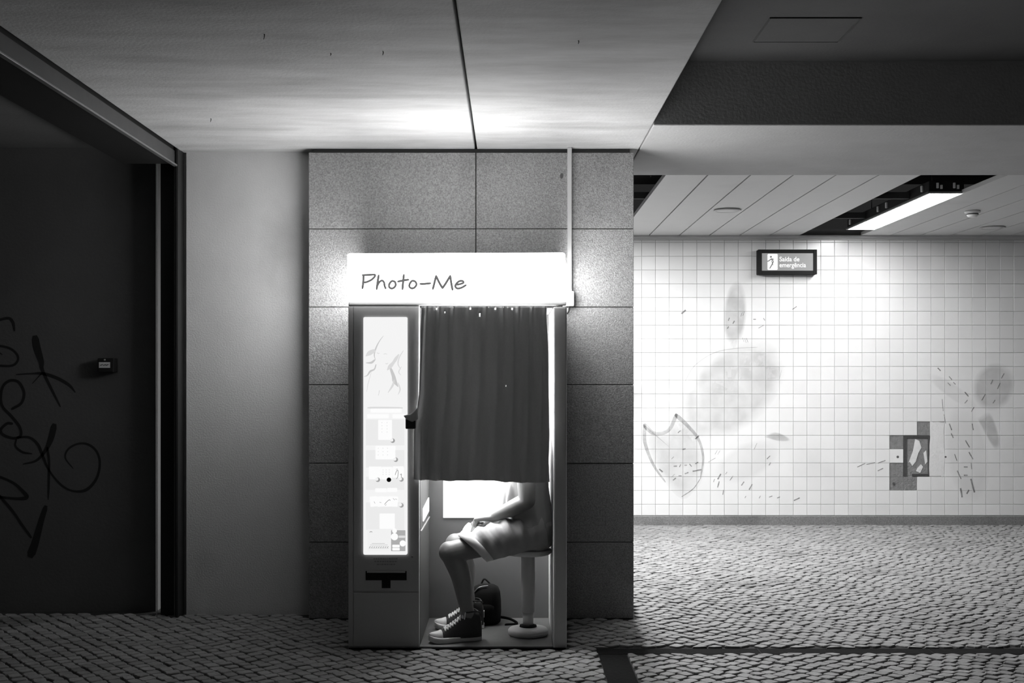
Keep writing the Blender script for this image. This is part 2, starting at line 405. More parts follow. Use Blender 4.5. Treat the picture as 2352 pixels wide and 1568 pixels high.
# where tiles have come off: bare mortar, a rough opening, a plaster patch
for c, r in sorted(holes - {(3, 0), (3, 1), (3, 2), (3, 3), (1, 1), (2, 1), (1, 2), (2, 2), (1, 3), (2, 3)}):
    M().box(colx(c) + .001, colx(c + 1) - .001, BY + .007, BY + .013, rowz(r + 1) + .001, rowz(r) - .001).build('bare_mortar', m_mortar, wb)
def wob(x0, x1, z0, z1, n, a):
    pts = []
    for (ax, az), (bx, bz) in (((x0, z0), (x1, z0)), ((x1, z0), (x1, z1)), ((x1, z1), (x0, z1)), ((x0, z1), (x0, z0))):
        for k in range(n): t = k / n; pts.append((ax + (bx - ax) * t + rng.uniform(-a, a), az + (bz - az) * t + rng.uniform(-a, a)))
    return pts
M().prism(wob(colx(3) - .012, colx(4) - .004, rowz(4) + .004, rowz(0) - .002, 7, .006), BY + .002, BY + .0125).build('plaster_patch', m_patch, wb)
ob = M()
ob.box(colx(1), colx(3) - .01, BY + .0118, BY + .013, rowz(4), rowz(1)); ob.build('bare_mortar', m_mortar, wb)
fr = M(); x0, x1, z0, z1 = colx(1) + .002, colx(3) - .004, rowz(4) + .004, rowz(1) - .003
for a in ((x0, x0 + .03, z0, z1), (x1 - .022, x1, z0, z1), (x0 + .03, x1 - .022, z1 - .022, z1), (x0 + .08, x1 - .022, z0, z0 + .022)): fr.box(a[0], a[1], BY + .004, BY + .0125, a[2], a[3])
fr.build('opening_rim', mat('rusty_rim', .06, .9, .5, 40, bump=.5), wb)
for pts in ([(2088,1062),(2098,1035),(2103,1008),(2112,1012),(2117,1028),(2110,1040),(2104,1060),(2096,1070),(2090,1060)], [(2108,1075),(2116,1066),(2121,1072),(2114,1086),(2105,1082)], [(2122,1040),(2128,1034),(2131,1060),(2126,1066)]):
    q = [P(a, b, BY) for a, b in pts]; M().prism([(p.x, p.z) for p in q], BY + .008, BY + .0122).build('plaster_patch', m_patch, wb)
for a, b, rr in ((2062, 1049, .012), (2053, 1110, .012), (2172, 1049, .009)):
    p = P(a, b, BY); M().disc((p.x, p.z), rr, BY - .001, BY + .006, 12).build('screw_hole', m_joint, wb)

# faded painting across the tiles
def fade_poly(name, pts, m, ring=(1.06, .78, .45, 0.0), fades=(0, 1, 1, 1), sm=5, y=BY - .0012):
    q = smoothpath([(P(a, b, BY).x, P(a, b, BY).z) for a, b in list(pts) + [pts[0]]], sm)[:-1]
    c = sum(q) / len(q); n = len(q); v = []; fd = []; f = []
    for k, s_ in enumerate(ring[:-1]):
        for p in q: w = c + (p - c) * s_; v.append((w[0], y, w[1])); fd.append(fades[k])
    v.append((c[0], y, c[1])); fd.append(fades[-1])
    for k in range(len(ring) - 2):
        for j in range(n): f.append((k*n + j, k*n + (j+1) % n, (k+1)*n + (j+1) % n, (k+1)*n + j))
    k = len(ring) - 2
    for j in range(n): f.append((k*n + j, k*n + (j+1) % n, len(v) - 1))
    mm = M().add(v, f); o = mm.build(name, m, wb)
    at = o.data.attributes.new('fade', 'FLOAT', 'POINT'); at.data.foreach_set('value', fd); return o
def ellpts(cx_, cy_, a, b, rot, n=16):
    t = math.radians(rot)
    return [(cx_ + a*math.cos(2*math.pi*k/n)*math.cos(t) - b*math.sin(2*math.pi*k/n)*math.sin(t), cy_ + a*math.cos(2*math.pi*k/n)*math.sin(t) + b*math.sin(2*math.pi*k/n)*math.cos(t)) for k in range(n)]
m_p1 = paint('mural_grey_wash', .30, .34, scale=6); m_p2 = paint('mural_mid_grey', .22, .36, scale=8); m_p3 = paint('mural_faint_wash', .35, .12, scale=5); m_p4 = paint('mural_mark', .12, .42, scale=30)
fade_poly('painted_figure', ellpts(1678, 895, 142, 88, -42), m_p1)
for ta, tb in ((-11, -5), (-10, -5), (-12, -4), (-11, -4), (-9, -4), (-13, -3), (-12, -3)):
    x0, y0 = 2043.5 + 31.65 * ta, 968 + 31.65 * tb
    fade_poly('painted_tile', [(x0 + 1, y0 + 1), (x0 + 30.6, y0 + 1), (x0 + 30.6, y0 + 30.6), (x0 + 1, y0 + 30.6)], m_p3, fades=(.9, 1, 1, 1), ring=(1.0, .9, .6, 0), sm=1)
fade_poly('painted_figure', ellpts(1688, 722, 26, 74, 4), m_p2)
fade_poly('painted_figure', ellpts(1458, 915, 20, 45, 0), m_p2)
pot = [(1481,976),(1498,993),(1517,995),(1538,985),(1553,953),(1578,976),(1604,1008),(1615,1050),(1609,1098),(1592,1122),(1566,1140),(1528,1106),(1500,1066),(1481,1015)]
fade_poly('painted_figure', pot, m_p1, fades=(.2, .8, 1, 1), sm=3)
fade_poly('painted_figure', ellpts(1532, 872, 34, 24, 0), m_p3); fade_poly('painted_figure', ellpts(1570, 790, 34, 22, 0), m_p3)
fade_poly('painted_figure', ellpts(2282, 888, 46, 54, 20), m_p1); fade_poly('painted_figure', ellpts(2190, 900, 70, 16, 35), m_p3)
fade_poly('painted_figure', ellpts(2222, 1040, 48, 110, -8), m_p3); fade_poly('painted_figure', ellpts(1715, 1060, 75, 40, -25), m_p3)
fade_poly('painted_figure', [(2245,962),(2272,948),(2290,985),(2296,1020),(2285,1030),(2265,1000)], m_p2, sm=3)
fade_poly('painted_figure', [(1755,1003),(1780,992),(1808,1003),(1812,1012),(1785,1012)], m_p2, sm=3)
def stroke(pts, w, name='painted_line', m=None):
    q = [(P(a, b, BY).x, P(a, b, BY).z) for a, b in pts]; k = BY / F
    mm = M().ribbon(q, [t * k for t in w] if hasattr(w, '__len__') else w * k, BY - .0022, BY - .0012, 5)
    o = mm.build(name, m or m_p4, wb); at = o.data.attributes.new('fade', 'FLOAT', 'POINT'); at.data.foreach_set('value', [1.0] * len(o.data.vertices)); return o
m_pl = paint('mural_outline', .3, .26, scale=10)
stroke(pot[:5], [12, 9, 9, 8, 9], m=m_pl); stroke(pot[4:9], [10, 8, 6, 5, 3], m=m_pl); stroke([pot[0], pot[13], pot[12], pot[11]], [9, 8, 6, 3], m=m_pl); stroke(pot[8:11], [1, 1.5, 1.8])
stroke([(1571,880),(1595,840),(1640,810),(1690,800),(1740,797)], [.8, 1.2, 1.2, 1, .6], m=m_pl); stroke([(1795,850),(1790,870)], 1, m=m_pl)
dm = M(); k = BY / F
def dash(a, b, l, w, ang):
    p = P(a, b, BY); t = math.radians(ang); dx, dz = math.cos(t) * l * k / 2, math.sin(t) * l * k / 2
    dm.ribbon([(p.x - dx, p.z - dz), (p.x + dx, p.z + dz)], w * k, BY - .0022, BY - .0012, smooth=False)
for a, b, l, w, t in ((1570,716,9,6,40),(1685,740,5,4,60),(1672,752,4,3,60),(1674,733,5,3,70),(1703,722,9,1.5,70),(1708,720,9,1.5,70),(1733,733,4,3,0),(1755,733,4,3,-60),(1748,750,12,2,30),(1825,707,10,3,35),(1707,780,9,1.2,-70),(1712,782,10,1.2,-70),(1716,781,10,1.2,-70),
    (1518,1080,7,5,-40),(1551,1070,5,4,0),(1562,1069,5,3,60),(1575,1068,4,3,0),(1586,1068,6,3,-50),(1600,1063,5,4,30),(1596,1081,7,5,10),(1606,1079,7,5,10),(1577,1086,6,4,20),(1562,1092,5,3,0),(1545,1051,6,2,45),(1571,1031,5,4,10),(1601,1004,8,5,40),(1549,1100,6,4,40),(1546,1092,9,1.2,45),(1560,991,6,3,40),
    (1650,1112,12,4,75),(1652,1094,11,5,60),(1661,1130,9,3,80),(1681,1096,7,2,55),(1679,1099,8,2,55),(1706,1110,8,4,55),(1724,1118,12,4,60),(1668,1086,5,2,55),(1765,1050,8,3,45),(1768,1065,5,3,60),(1640,1103,6,2,70),(1735,1025,16,1.2,65),(1645,1038,10,1,60),(1651,1039,10,1,60),(1635,1056,18,1.2,30),(1830,1146,12,4,25),(1712,1141,4,2,60),(1745,1141,5,2,60),(1770,1140,6,3,20),(1788,1142,5,3,20),
    (2157,848,7,4,-45),(2183,868,8,3,-50),(2180,882,7,3,-45),(2192,880,5,3,-45),(2220,905,10,4,-50),(2219,922,8,3,50),(2259,912,14,3,60),(2283,922,7,3,55),(2278,877,9,3,65),(2294,886,13,3,65),(2303,863,11,3,60),(2234,940,10,3,60),(2183,980,13,4,-70),(2187,1000,9,4,-65),(2234,980,12,4,-80),(2222,1019,16,4,-60),(2230,1046,16,4,-60),(2195,1050,14,3,-70),(2203,1090,18,4,-65),(2231,1070,12,3,-85),(2218,1072,6,4,0),(2218,1091,6,4,0),(2234,1115,28,6,-75),(2208,1131,17,6,-80),(2223,1129,7,5,60),(2165,930,26,2,-85),(2170,962,20,2,-80),(1978,1068,18,3,25),(2000,1064,18,3,12),(2025,1060,16,3,20),(2022,1078,12,3,25)):
    dash(a, b, l, w, t)
o = dm.build('painted_marks', m_p4, wb); o['kind'] = 'stuff'
at = o.data.attributes.new('fade', 'FLOAT', 'POINT'); at.data.foreach_set('value', [1.0] * len(o.data.vertices))

struct(M().box(-3.5, 6.2, BY - .03, BY + .012, -.012, zbot - .002).build('baseboard_back', m_gran2, bevel=.004), 'rough granite skirting below the tiled wall')
tr = M().box(-3.5, 6.2, BY - .05, BY + .1, ztop + .014, ztop + .04).box(-3.5, 6.2, BY - .012, BY + .1, ztop, ztop + .014)
struct(tr.build('trim_1', m_panel, bevel=.002), 'pale metal angle along the top of the tiled wall')

# slatted panel ceiling of the passage
ZP = EYE + 1.33; XP0, PP = 1.013, .279
pc = struct(M().box(-3.5, 6.2, 7.6, BY + .2, 3.2, 3.3).build('ceiling', m_void), 'ceiling of long pale metal panels with gaps for lamps')
skip = {-2, -1, 6, 7}
for kx in range(-16, 18):
    if kx in skip: continue
    x0 = XP0 + kx * PP; sag = 0 if kx not in (1,) else .004
    m = M(); g = .0055
    m.box(x0 + g, x0 + PP - g, 7.672, BY - .052, ZP, ZP + .003)
    m.box(x0 + g, x0 + g + .003, 7.672, BY - .052, ZP + .003, ZP + .03).box(x0 + PP - g - .003, x0 + PP - g, 7.672, BY - .052, ZP + .003, ZP + .03)
    m.build('panel', m_panel, pc)
for yy in (7.9, 9.0, 10.1): M().box(-3.4, 6.1, yy, yy + .04, ZP + .031, ZP + .08).build('carrier_rail', m_void, pc)
for i, (xa, ya, za) in enumerate(((.9, 7.95, 2.95), (.62, 8.6, 3.0), (2.8, 9.0, 3.02))):
    M().tube([(xa - .5, ya, za), (xa + .6, ya + .06, za + .02)], .022, 10).build('pipe', mat('pipe_grey', .2, .5), pc)
for xa, ya in ((.93, 8.0), (.98, 8.3), (.75, 8.9)):
    M().tube([(xa, ya, 3.2), (xa, ya, ZP + .08)], .004, 6).build('hanger_rod', m_steel2, pc)
struct(M().box(XR, 6.2, 7.671, 7.70, ZP + .032, 3.2).build('trim_2', m_void), 'dark closing board above the panel ceiling')

# luminaire in the opening
def luminaire(x0, x1, y0, y1, label, dm_, group):
    z = EYE + 1.335; r = empty('ceiling_luminaire', ((x0 + x1) / 2, (y0 + y1) / 2, z)); tag(r, label, 'ceiling light')
    M().box(x0, x1, y0, y1, z + .012, z + .09).build('housing', m_steel, r, bevel=.004)
    f = M()
    for a in ((x0 - .012, x0 + .006, y0 - .01, y1 + .01), (x1 - .006, x1 + .012, y0 - .01, y1 + .01), (x0 + .006, x1 - .006, y0 - .01, y0 + .006), (x0 + .006, x1 - .006, y1 - .006, y1 + .01)): f.box(*a, z - .002, z + .012)
    f.build('frame', m_steel2, r)
    ym = (y0 + y1) / 2
    for a, b in ((y0 + .007, ym - .004), (ym + .004, y1 - .007)): M().box(x0 + .007, x1 - .007, a, b, z, z + .01).build('diffuser', dm_, r)
    for yy in (y0 + .12, ym - .1, ym + .12, y1 - .12): M().box(x0 - .014, x0, yy, yy + .025, z + .03, z + .075).build('clip', m_bright, r, bevel=.003)
    for xx in (x0 + .05, x0 + .17):
        s_ = M().box(xx, xx + .016, y0 - .014, y0, z + .035, z + .075).box(xx + .028, xx + .045, y0 - .010, y0, z + .03, z + .06).build('lamp_socket', m_bright, r, bevel=.003)
    for yy in (y0 + .3, y1 - .3): M().tube([((x0+x1)/2, yy, z + .09), ((x0+x1)/2, yy, 3.2)], .004, 6).build('hanger_rod', m_steel2, r)
    return r
luminaire(3.016, 3.268, 8.58, 10.66, 'twin-section glowing strip luminaire in the opening between ceiling panels', m_diff, None)

# ceiling speaker, second speaker, smoke detector
def speaker(x, y, label):
    o = M().lathe([(.10, 0), (.106, -.004), (.108, -.009), (.098, -.013), (.09, -.010), (.085, -.006)], (x, y, ZP), 36)
    r = o.build('ceiling_speaker', m_white, smooth=True); tag(r, label, 'speaker')
    M().lathe([(.086, -.005), (.086, -.009), (.05, -.011), (.002, -.012)], (x, y, ZP), 32).build('grille', m_panel, r, smooth=True)
speaker(1.71, 9.37, 'flush round ceiling speaker in the second whole panel beside the pillar')
speaker(4.23, 10.45, 'faint round ceiling speaker beyond the smoke detector near the picture edge')
p = (3.66, 9.44, ZP)
sd = tag(M().lathe([(.055, 0), (.06, -.004), (.06, -.016), (.05, -.02)], p, 28).build('smoke_detector', m_bright, smooth=True), 'white domed smoke detector under the panel ceiling beside the lamp', 'smoke detector')
M().lathe([(.045, -.02), (.044, -.034), (.036, -.046), (.02, -.052), (.002, -.053)], p, 28).build('sensor_head', m_bright, sd, smooth=True)
M().lathe([(.0455, -.024), (.0475, -.026), (.0475, -.03), (.0445, -.032)], p, 28).build('vent_ring', m_steel, sd)

# ------------------------------------------------------------------ emergency exit sign
YS = 11.02
def xs(px, Y): return (px - CX) * Y / F
def zs(py, Y): return EYE - (py - CY) * Y / F
ex = tag(M().box(xs(1741, YS), xs(1876, YS), YS, BY - .002, zs(630, YS), zs(573, YS)).build('exit_sign', m_boothdark, bevel=.006), 'black framed emergency exit light box with white writing on the tiled wall', 'sign')
fr = M(); x0, x1, z0, z1 = xs(1741, YS), xs(1876, YS), zs(630, YS), zs(573, YS); t = .034
for a in ((x0, x0 + t, z0, z1), (x1 - t, x1, z0, z1), (x0 + t, x1 - t, z0, z0 + t), (x0 + t, x1 - t, z1 - t, z1)): fr.box(a[0], a[1], YS - .014, YS, a[2], a[3])
fr.build('frame', m_boothdark, ex, bevel=.003)
M().box(x0 + t, x1 - t, YS - .004, YS, z0 + t, z1 - t).build('lit_panel', glow('exit_panel', .24), ex)
m_exw = glow('exit_white', .95)
pg = M().prism(rrect(xs(1762.5, YS), xs(1786, YS), zs(620, YS), zs(583, YS), .01), YS - .006, YS - .004).build('pictogram', m_exw, ex)
rm = M(); q = lambda a, b: (xs(1700 + a * .0935, YS), zs(560 + b * .0935, YS))
rm.disc(q(752, 318), .009, YS - .008, YS - .006, 12)
for pts in ([(815,378),(760,372),(705,415),(672,428)], [(765,378),(808,432),(770,520),(725,600)], [(770,420),(800,520)]): rm.ribbon([q(*a) for a in pts], .0085, YS - .008, YS - .006, 5)
rm.build('running_figure', glow('exit_figure', .12), pg)
def text(body, x0, x1, z, y, m, name, parent, hgt=None, rotx=90, thick=.0006, bold=.0):
    cu = bpy.data.curves.new('t', 'FONT'); cu.body = body; cu.size = 1; cu.offset = bold
    to = bpy.data.objects.new('t', cu); COL.objects.link(to); bpy.context.view_layer.update()
    me = bpy.data.meshes.new_from_object(to.evaluated_get(bpy.context.evaluated_depsgraph_get()))
    v = np.array([p.co for p in me.vertices]); fs = [tuple(p.vertices) for p in me.polygons]
    bpy.data.objects.remove(to); bpy.data.curves.remove(cu); bpy.data.meshes.remove(me)
    sx = (x1 - x0) / np.ptp(v[:, 0]); sz = (hgt / .7) if hgt else sx
    mm = M().add([(x0 + (a - v[:, 0].min()) * sx, y, z + b * sz) for a, b in v[:, :2]], fs)
    return mm.build(name, m, parent)
text('Saída de', xs(1790, YS), xs(1836, YS), zs(600, YS), YS - .0055, m_exw, 'lettering', ex, hgt=.042, bold=.018)
text('emergência', xs(1790, YS), xs(1851, YS), zs(613.5, YS), YS - .0055, m_exw, 'lettering', ex, hgt=.042, bold=.018)

# fire call point on the alcove wall, trunking with its box on the pillar
cp = tag(M().box(xs(225, 6.94), xs(263, 6.94), 6.93, YA - .001, zs(855, 6.94), zs(822, 6.94)).build('call_point', m_steel, bevel=.006), 'small black call point box with a pale label on the dark wall', 'alarm box')
M().box(xs(227.5, 6.93), xs(253, 6.93), 6.927, 6.93, zs(844.5, 6.93), zs(831.5, 6.93)).build('label_plate', mat('pale_label', .75, .5), cp)
q = M()
for a in (233.5, 240.5, 246.5): q.ribbon([(xs(a - 2.4, 6.93), zs(838.8, 6.93)), (xs(a + 2.4, 6.93), zs(837, 6.93))], .006, 6.9255, 6.927, smooth=False)
q.build('printed_mark', m_steel, cp)
M().disc((xs(241, 6.93), zs(826, 6.93)), .005, 6.926, 6.93, 12).build('indicator', m_white, cp)
yt = PY - .028
tk = tag(M().box(xs(1303.5, yt), xs(1313.5, yt), yt, PY - .001, zs(672, yt), CE - .001).build('cable_trunking', m_white, bevel=.003), 'white cable trunking down the granite pillar to a small box', 'trunking')
jb = M().box(xs(1300, yt - .02), xs(1319, yt - .02), yt - .022, PY - .001, zs(703, yt - .02), zs(668, yt - .02)).build('junction_box', m_white, tk, bevel=.006)
M().tube([(xs(1308, PY - .02), PY - .012, zs(703, PY)), (xs(1306, PY), PY - .014, zs(714, PY)), (xs(1303, PY), PY - .012, zs(720, PY))], .005, 8).build('cable', m_steel, jb)
p = P(1290, 404, PY); M().disc((p.x, p.z), .009, PY - .004, PY + .003, 12, rz=.015).build('anchor_plug', m_joint, pil)

# ------------------------------------------------------------------ photo booth
Y0, YB = 6.0, 6.742
X = lambda px: xs(px, Y0); Z = lambda py: zs(py, Y0)
pb = empty('photo_booth', ((X(800) + X(1302)) / 2, (Y0 + YB) / 2, 0)); tag(pb, 'grey photo booth with a glowing white sign and a half-drawn dark curtain', 'photo booth')
ztopc = Z(692); XI = .262
cab = M().box(X(800), X(963), Y0 + .006, YB, 0.0, ztopc - .002).build('cabinet', m_booth, pb, bevel=.006)
dr = M().box(X(812), X(962), Y0, Y0 + .0058, Z(1357), Z(704)).build('front_panel', m_booth, pb, bevel=.002)
M().box(X(812), X(962), Y0, Y0 + .0058, Z(1484), Z(1361)).build('service_panel', m_booth, pb, bevel=.002)
M().box(X(800), X(810.5), Y0, Y0 + .0058, Z(1484), Z(704)).build('edge_trim', m_booth, pb, bevel=.002)
M().box(X(801), X(1301), Y0 - .002, Y0 + .05, Z(700.5), ztopc - .001).build('header_rail', m_booth, pb, bevel=.004)
M().box(X(1271), X(1302), Y0, YB, 0.0, Z(704)).build('right_post', m_booth, pb, bevel=.008)
M().box(X(963) + .001, X(1271) - .001, Y0 + .004, YB - .021, 0.0, .012).build('booth_floor', m_rubber, pb, bevel=.002)
M().box(X(800) + .003, X(1301) - .003, Y0 - .004, Y0 + .003, 0, .0065).build('plinth', m_boothdark, pb)
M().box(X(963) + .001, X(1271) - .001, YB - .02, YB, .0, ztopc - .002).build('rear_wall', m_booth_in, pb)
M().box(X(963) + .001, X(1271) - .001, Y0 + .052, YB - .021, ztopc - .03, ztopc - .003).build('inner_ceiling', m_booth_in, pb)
M().tube([(X(963) + .002, Y0 + .062, Z(699)), (X(1271) - .002, Y0 + .062, Z(699))], .006, 10).build('curtain_rod', m_steel2, pb)
# sign
YF = 5.965
sg = M(); n = 14
prof = [(580, 0.02), (580, .0), (690, .0), (690, .02)]
fx = lambda px: xs(px, YF)
pts = []
sg.add([(fx(797), YF, zs(581.5, YF)), (fx(1298), YF, zs(579.5, YF)), (fx(1302.5), YF, zs(690, YF)), (fx(796), YF, zs(690, YF)),
        (fx(797), 6.22, zs(581.5, YF)), (fx(1298), 6.22, zs(579.5, YF)), (fx(1302.5), 6.22, zs(690, YF)), (fx(796), 6.22, zs(690, YF)),
        (fx(797), 6.74, zs(581.5, YF)), (fx(1298), 6.74, zs(579.5, YF)), (fx(1302.5), 6.74, zs(690, YF)), (fx(796), 6.74, zs(690, YF))],
       [(0, 1, 2, 3), (8, 11, 10, 9)] + [f_ for k_ in (0, 4) for f_ in ((k_, k_+4, k_+5, k_+1), (k_+1, k_+5, k_+6, k_+2), (k_+2, k_+6, k_+7, k_+3), (k_+3, k_+7, k_+4, k_))])
sign = sg.build('header_sign', m_sign, pb, bevel=.012, seg=3); sign.data.materials.append(m_edge); sign.data.materials.append(m_top); sign.data.materials.append(m_booth)
for p_ in sign.data.polygons:
    if abs(p_.normal.x) > .5: p_.material_index = 1
    elif p_.normal.z > .5: p_.material_index = 2 if (p_.center.y + ORI[sign][1]) < 6.22 else 3  # glow on the front part of the top is added to brighten the ceiling
sign['label'] = 'glowing white sign box with handwritten lettering'
M().box(X(800), X(1300), Y0 + .06, YB, ztopc - .001, zs(690, YF) - .001).build('roof', m_booth, pb)
zq = lambda a, b: (xs(780 + a * .3062, YF), zs(560 + b * .3062, YF))
wk = .3062 * YF / F
LET = [[[(180,232),(178,280),(172,333)], [(172,234),(225,232),(262,231),(264,244),(240,268),(208,284),(182,290)]],
       [[(293,236),(285,290),(278,340)], [(281,318),(297,288),(318,275),(333,288),(338,315),(346,334)]],
       [[(415,283),(392,279),(374,300),(372,322),(388,334),(408,328),(421,308),(416,284)]],
       [[(482,232),(476,290),(472,340)], [(438,282),(478,274),(517,268)]],
       [[(568,281),(545,277),(527,298),(524,320),(540,333),(562,327),(577,304),(568,281)]],
       [[(605,300),(645,299),(681,295)]],
       [[(700,338),(712,290),(724,240)], [(724,240),(745,285),(772,332)], [(772,332),(800,290),(830,240)], [(830,240),(838,295),(847,344)]],
       [[(872,306),(900,302),(928,292),(924,279),(900,279),(878,296),(868,318),(884,334),(915,328),(948,309)]]]
for L_ in LET:
    m = M()
    for s_ in L_: m.ribbon([zq(*a) for a in s_], 15.5 * wk if len(s_) > 3 else 16.5 * wk, YF - .0015, YF + .001, 6)
    m.build('letter', m_ink, sign)
# backlit advert in the cabinet front
ad = M().prism(rrect(X(835), X(936), Z(1273), Z(728), .008), Y0 - .008, Y0 + .001).build('advert_panel', m_ad, pb); ad['label'] = 'tall backlit advert panel of sample prints'
ya, yb = Y0 - .0095, Y0 - .008
g_card = glow('print_card', .98); g_lg = glow('print_pale', .72); g_mid = glow('print_mid', .42); g_dk = glow('print_dark', .10); g_wash = glow('print_wash', .83); g_stud = glow('stud_glow', .34); g_cap = glow('stud_centre_glow', .9)  # stud and cap glows stand in for light falling on the buttons
A = lambda a, b: (X(800 + a * .255), Z(900 + b * .255))
def card(x0, y0, x1, y1, m, name='printed_card', r=.003, rot=0, layer=0):
    p0, p1 = A(x0, y1), A(x1, y0); q = rrect(p0[0], p1[0], p0[1], p1[1], r)
    if rot:
        c = ((p0[0]+p1[0])/2, (p0[1]+p1[1])/2); t = math.radians(rot)
        q = [(c[0] + (a-c[0])*math.cos(t) - (b-c[1])*math.sin(t), c[1] + (a-c[0])*math.sin(t) + (b-c[1])*math.cos(t)) for a, b in q]
    return M().prism(q, ya - .0008 * layer, yb - .0008 * layer).build(name, m, ad)
for y0_, y1_ in ((245, 480), (520, 680), (760, 880), (990, 1240)): card(160, y0_, 508, y1_, g_wash, 'printed_band')
card(203, 148, 480, 185, g_card, layer=1); card(172, 200, 365, 235, g_card, layer=1); card(400, 200, 520, 235, g_card, layer=1)
card(271, 250, 395, 430, g_card, layer=1); card(247, 485, 425, 605, g_card, layer=1); card(188, 670, 300, 785, g_card, layer=1); card(303, 672, 395, 785, g_card, layer=1); card(400, 668, 500, 770, g_card, layer=1)
card(245, 865, 345, 900, g_card, layer=1); card(350, 862, 442, 897, g_card, layer=1)
for i, (xa, ra) in enumerate(((198, 5), (262, 3), (325, 2), (385, -2))): card(xa, 940, xa + 62, 1030, g_card, rot=ra, layer=1 + i % 2)
card(283, 1092, 420, 1230, g_card, layer=1)
card(175, 1235, 383, 1432, glow('print_plate', .88), layer=1, name='price_plate'); dk = card(387, 1242, 516, 1430, g_mid, layer=1, name='coin_plate')
dm2 = M(); dl = M()
def dsk(mm, a, b, r, rz=None, layer=2): p = A(a, b); mm.disc(p, r, ya - .0008 * layer, yb - .0008 * layer, 18, rz)
for a, b, r in ((418, 1300, .018), (492, 1360, .0155), (418, 1248, .012)): dsk(dl, a, b, r)
dl.build('printed_disc', g_card, ad)
card(398, 1372, 465, 1396, g_card, layer=2); card(398, 1400, 465, 1424, g_card, layer=2); card(455, 1290, 514, 1310, g_lg, layer=2)
for xx in (310, 345, 375):
    for yy in (262, 305, 345, 385): pass
for gx, gy, sx_, sy_, nx, ny in ((305, 275, 46, 28, 2, 4), (272, 505, 42, 30, 3, 3), (315, 700, 28, 20, 3, 3)):
    for i in range(nx):
        for j in range(ny): dsk(dm2, gx + i * sx_, gy + j * sy_, .0022, layer=2)
dm2.build('printed_dots', g_lg, ad)['kind'] = 'stuff'
sq = M()
random.seed(3)
for i in range(9):                                   # row of small marks on the price plate
    a = 190 + i * 20; sq.ribbon([A(a, 1405), A(a + 8, 1392), A(a + 14, 1388)], .0022, ya - .0017, yb - .0016, 3); sq.ribbon([A(a + 2, 1390), A(a + 12, 1406)], .0018, ya - .0017, yb - .0016, smooth=False)
for k_, (l0, l1) in enumerate(((215, 330), (200, 355))): sq.ribbon([A(l0, 1360 + 14 * k_), A(l1, 1360 + 14 * k_)], .0022, ya - .0017, yb - .0016, smooth=False)
sq.ribbon([A(195, 1260), A(205, 1254), A(218, 1258)], .003, ya - .0017, yb - .0016, 4)
for pts in ([(425,745),(432,720),(445,700),(452,720),(448,760),(436,780)], [(470,745),(480,735),(478,765)], [(432,695),(445,690)], [(235,985),(243,1000)], [(285,990),(298,994)], [(328,1010),(350,985),(372,968),(380,975)], [(405,955),(420,970)], [(425,960),(440,965)], [(335,1020),(345,1010)]):
    sq.ribbon([A(*a) for a in pts], .0028, ya - .0028, yb - .0026, 4)
sq.build('printed_marks', glow('print_mark', .3), ad)['kind'] = 'stuff'
for a, b, m in ((402, 437, g_stud), (430, 608, g_stud), (480, 785, g_stud), (268, 788, g_stud), (368, 788, m_boothdark), (480, 1018, g_stud)):
    p = A(a, b); mm = M(); mm.rings([[(p[0] + r * math.cos(2*math.pi*k_/20), yy, p[1] + r * math.sin(2*math.pi*k_/20)) for k_ in range(20)] for r, yy in ((.0115, yb), (.0115, yb - .005), (.009, yb - .009), (.003, yb - .010))]).build('push_button', m, ad, smooth=True)
    if m is g_stud: caps = M(); dsk(caps, a - 8, b - 6, .008, layer=12); caps.build('button_glow_disc', g_cap, ad)  # buttons glow to look lit; the offset disc is their painted bright centre
# windswept hair portrait at the top of the advert: soft grey strands only
hz = lambda a, b: (X(780 + a * .3062), Z(560 + b * .3062))
m_h1 = glow('print_hair', .58); m_h2 = glow('print_hair_pale', .7)
def hair(pts, w, m): M().ribbon([hz(*a) for a in pts], [t * .3062 * Y0 / F for t in w], ya, yb, 6).build('printed_strand', m, ad)
hair([(330,690),(300,730),(275,780),(262,830),(270,870)], [3, 6, 10, 8, 3], m_h1); hair([(262,800),(225,820),(200,840)], [26, 34, 8], m_h2)
hair([(265,870),(240,890),(200,892)], [12, 16, 5], m_h1); hair([(275,905),(262,940),(232,955),(210,985),(185,995)], [8, 10, 14, 8, 3], m_h1)
hair([(445,830),(425,860),(405,890),(380,920),(360,945)], [10, 24, 22, 30, 8], m_h2); hair([(480,800),(450,850),(440,900),(460,940)], [5, 8, 8, 4], m_h2)
hair([(385,935),(405,990),(415,1030),(440,1070)], [18, 26, 30, 6], m_h1); hair([(410,1020),(400,1060),(365,1115)], [10, 16, 5], m_h2); hair([(440,1040),(455,1090),(440,1130)], [6, 10, 4], m_h2)
hair([(300,1100),(293,1135)], [6, 4], m_h1); hair([(465,920),(445,960),(462,985)], [4, 7, 3], m_h2); hair([(240,960),(215,1050),(205,1110)], [3, 5, 3], m_h2)
hair([(330,828),(345,824),(358,828)], [3, 5, 3], m_h2); hair([(282,815),(292,822),(300,818)], [4, 6, 4], m_h2); hair([(345,895),(356,900),(366,893)], [3, 6, 3], m_h2)
hair([(215,1228),(340,1228),(470,1230)], [14, 14, 14], m_h2)
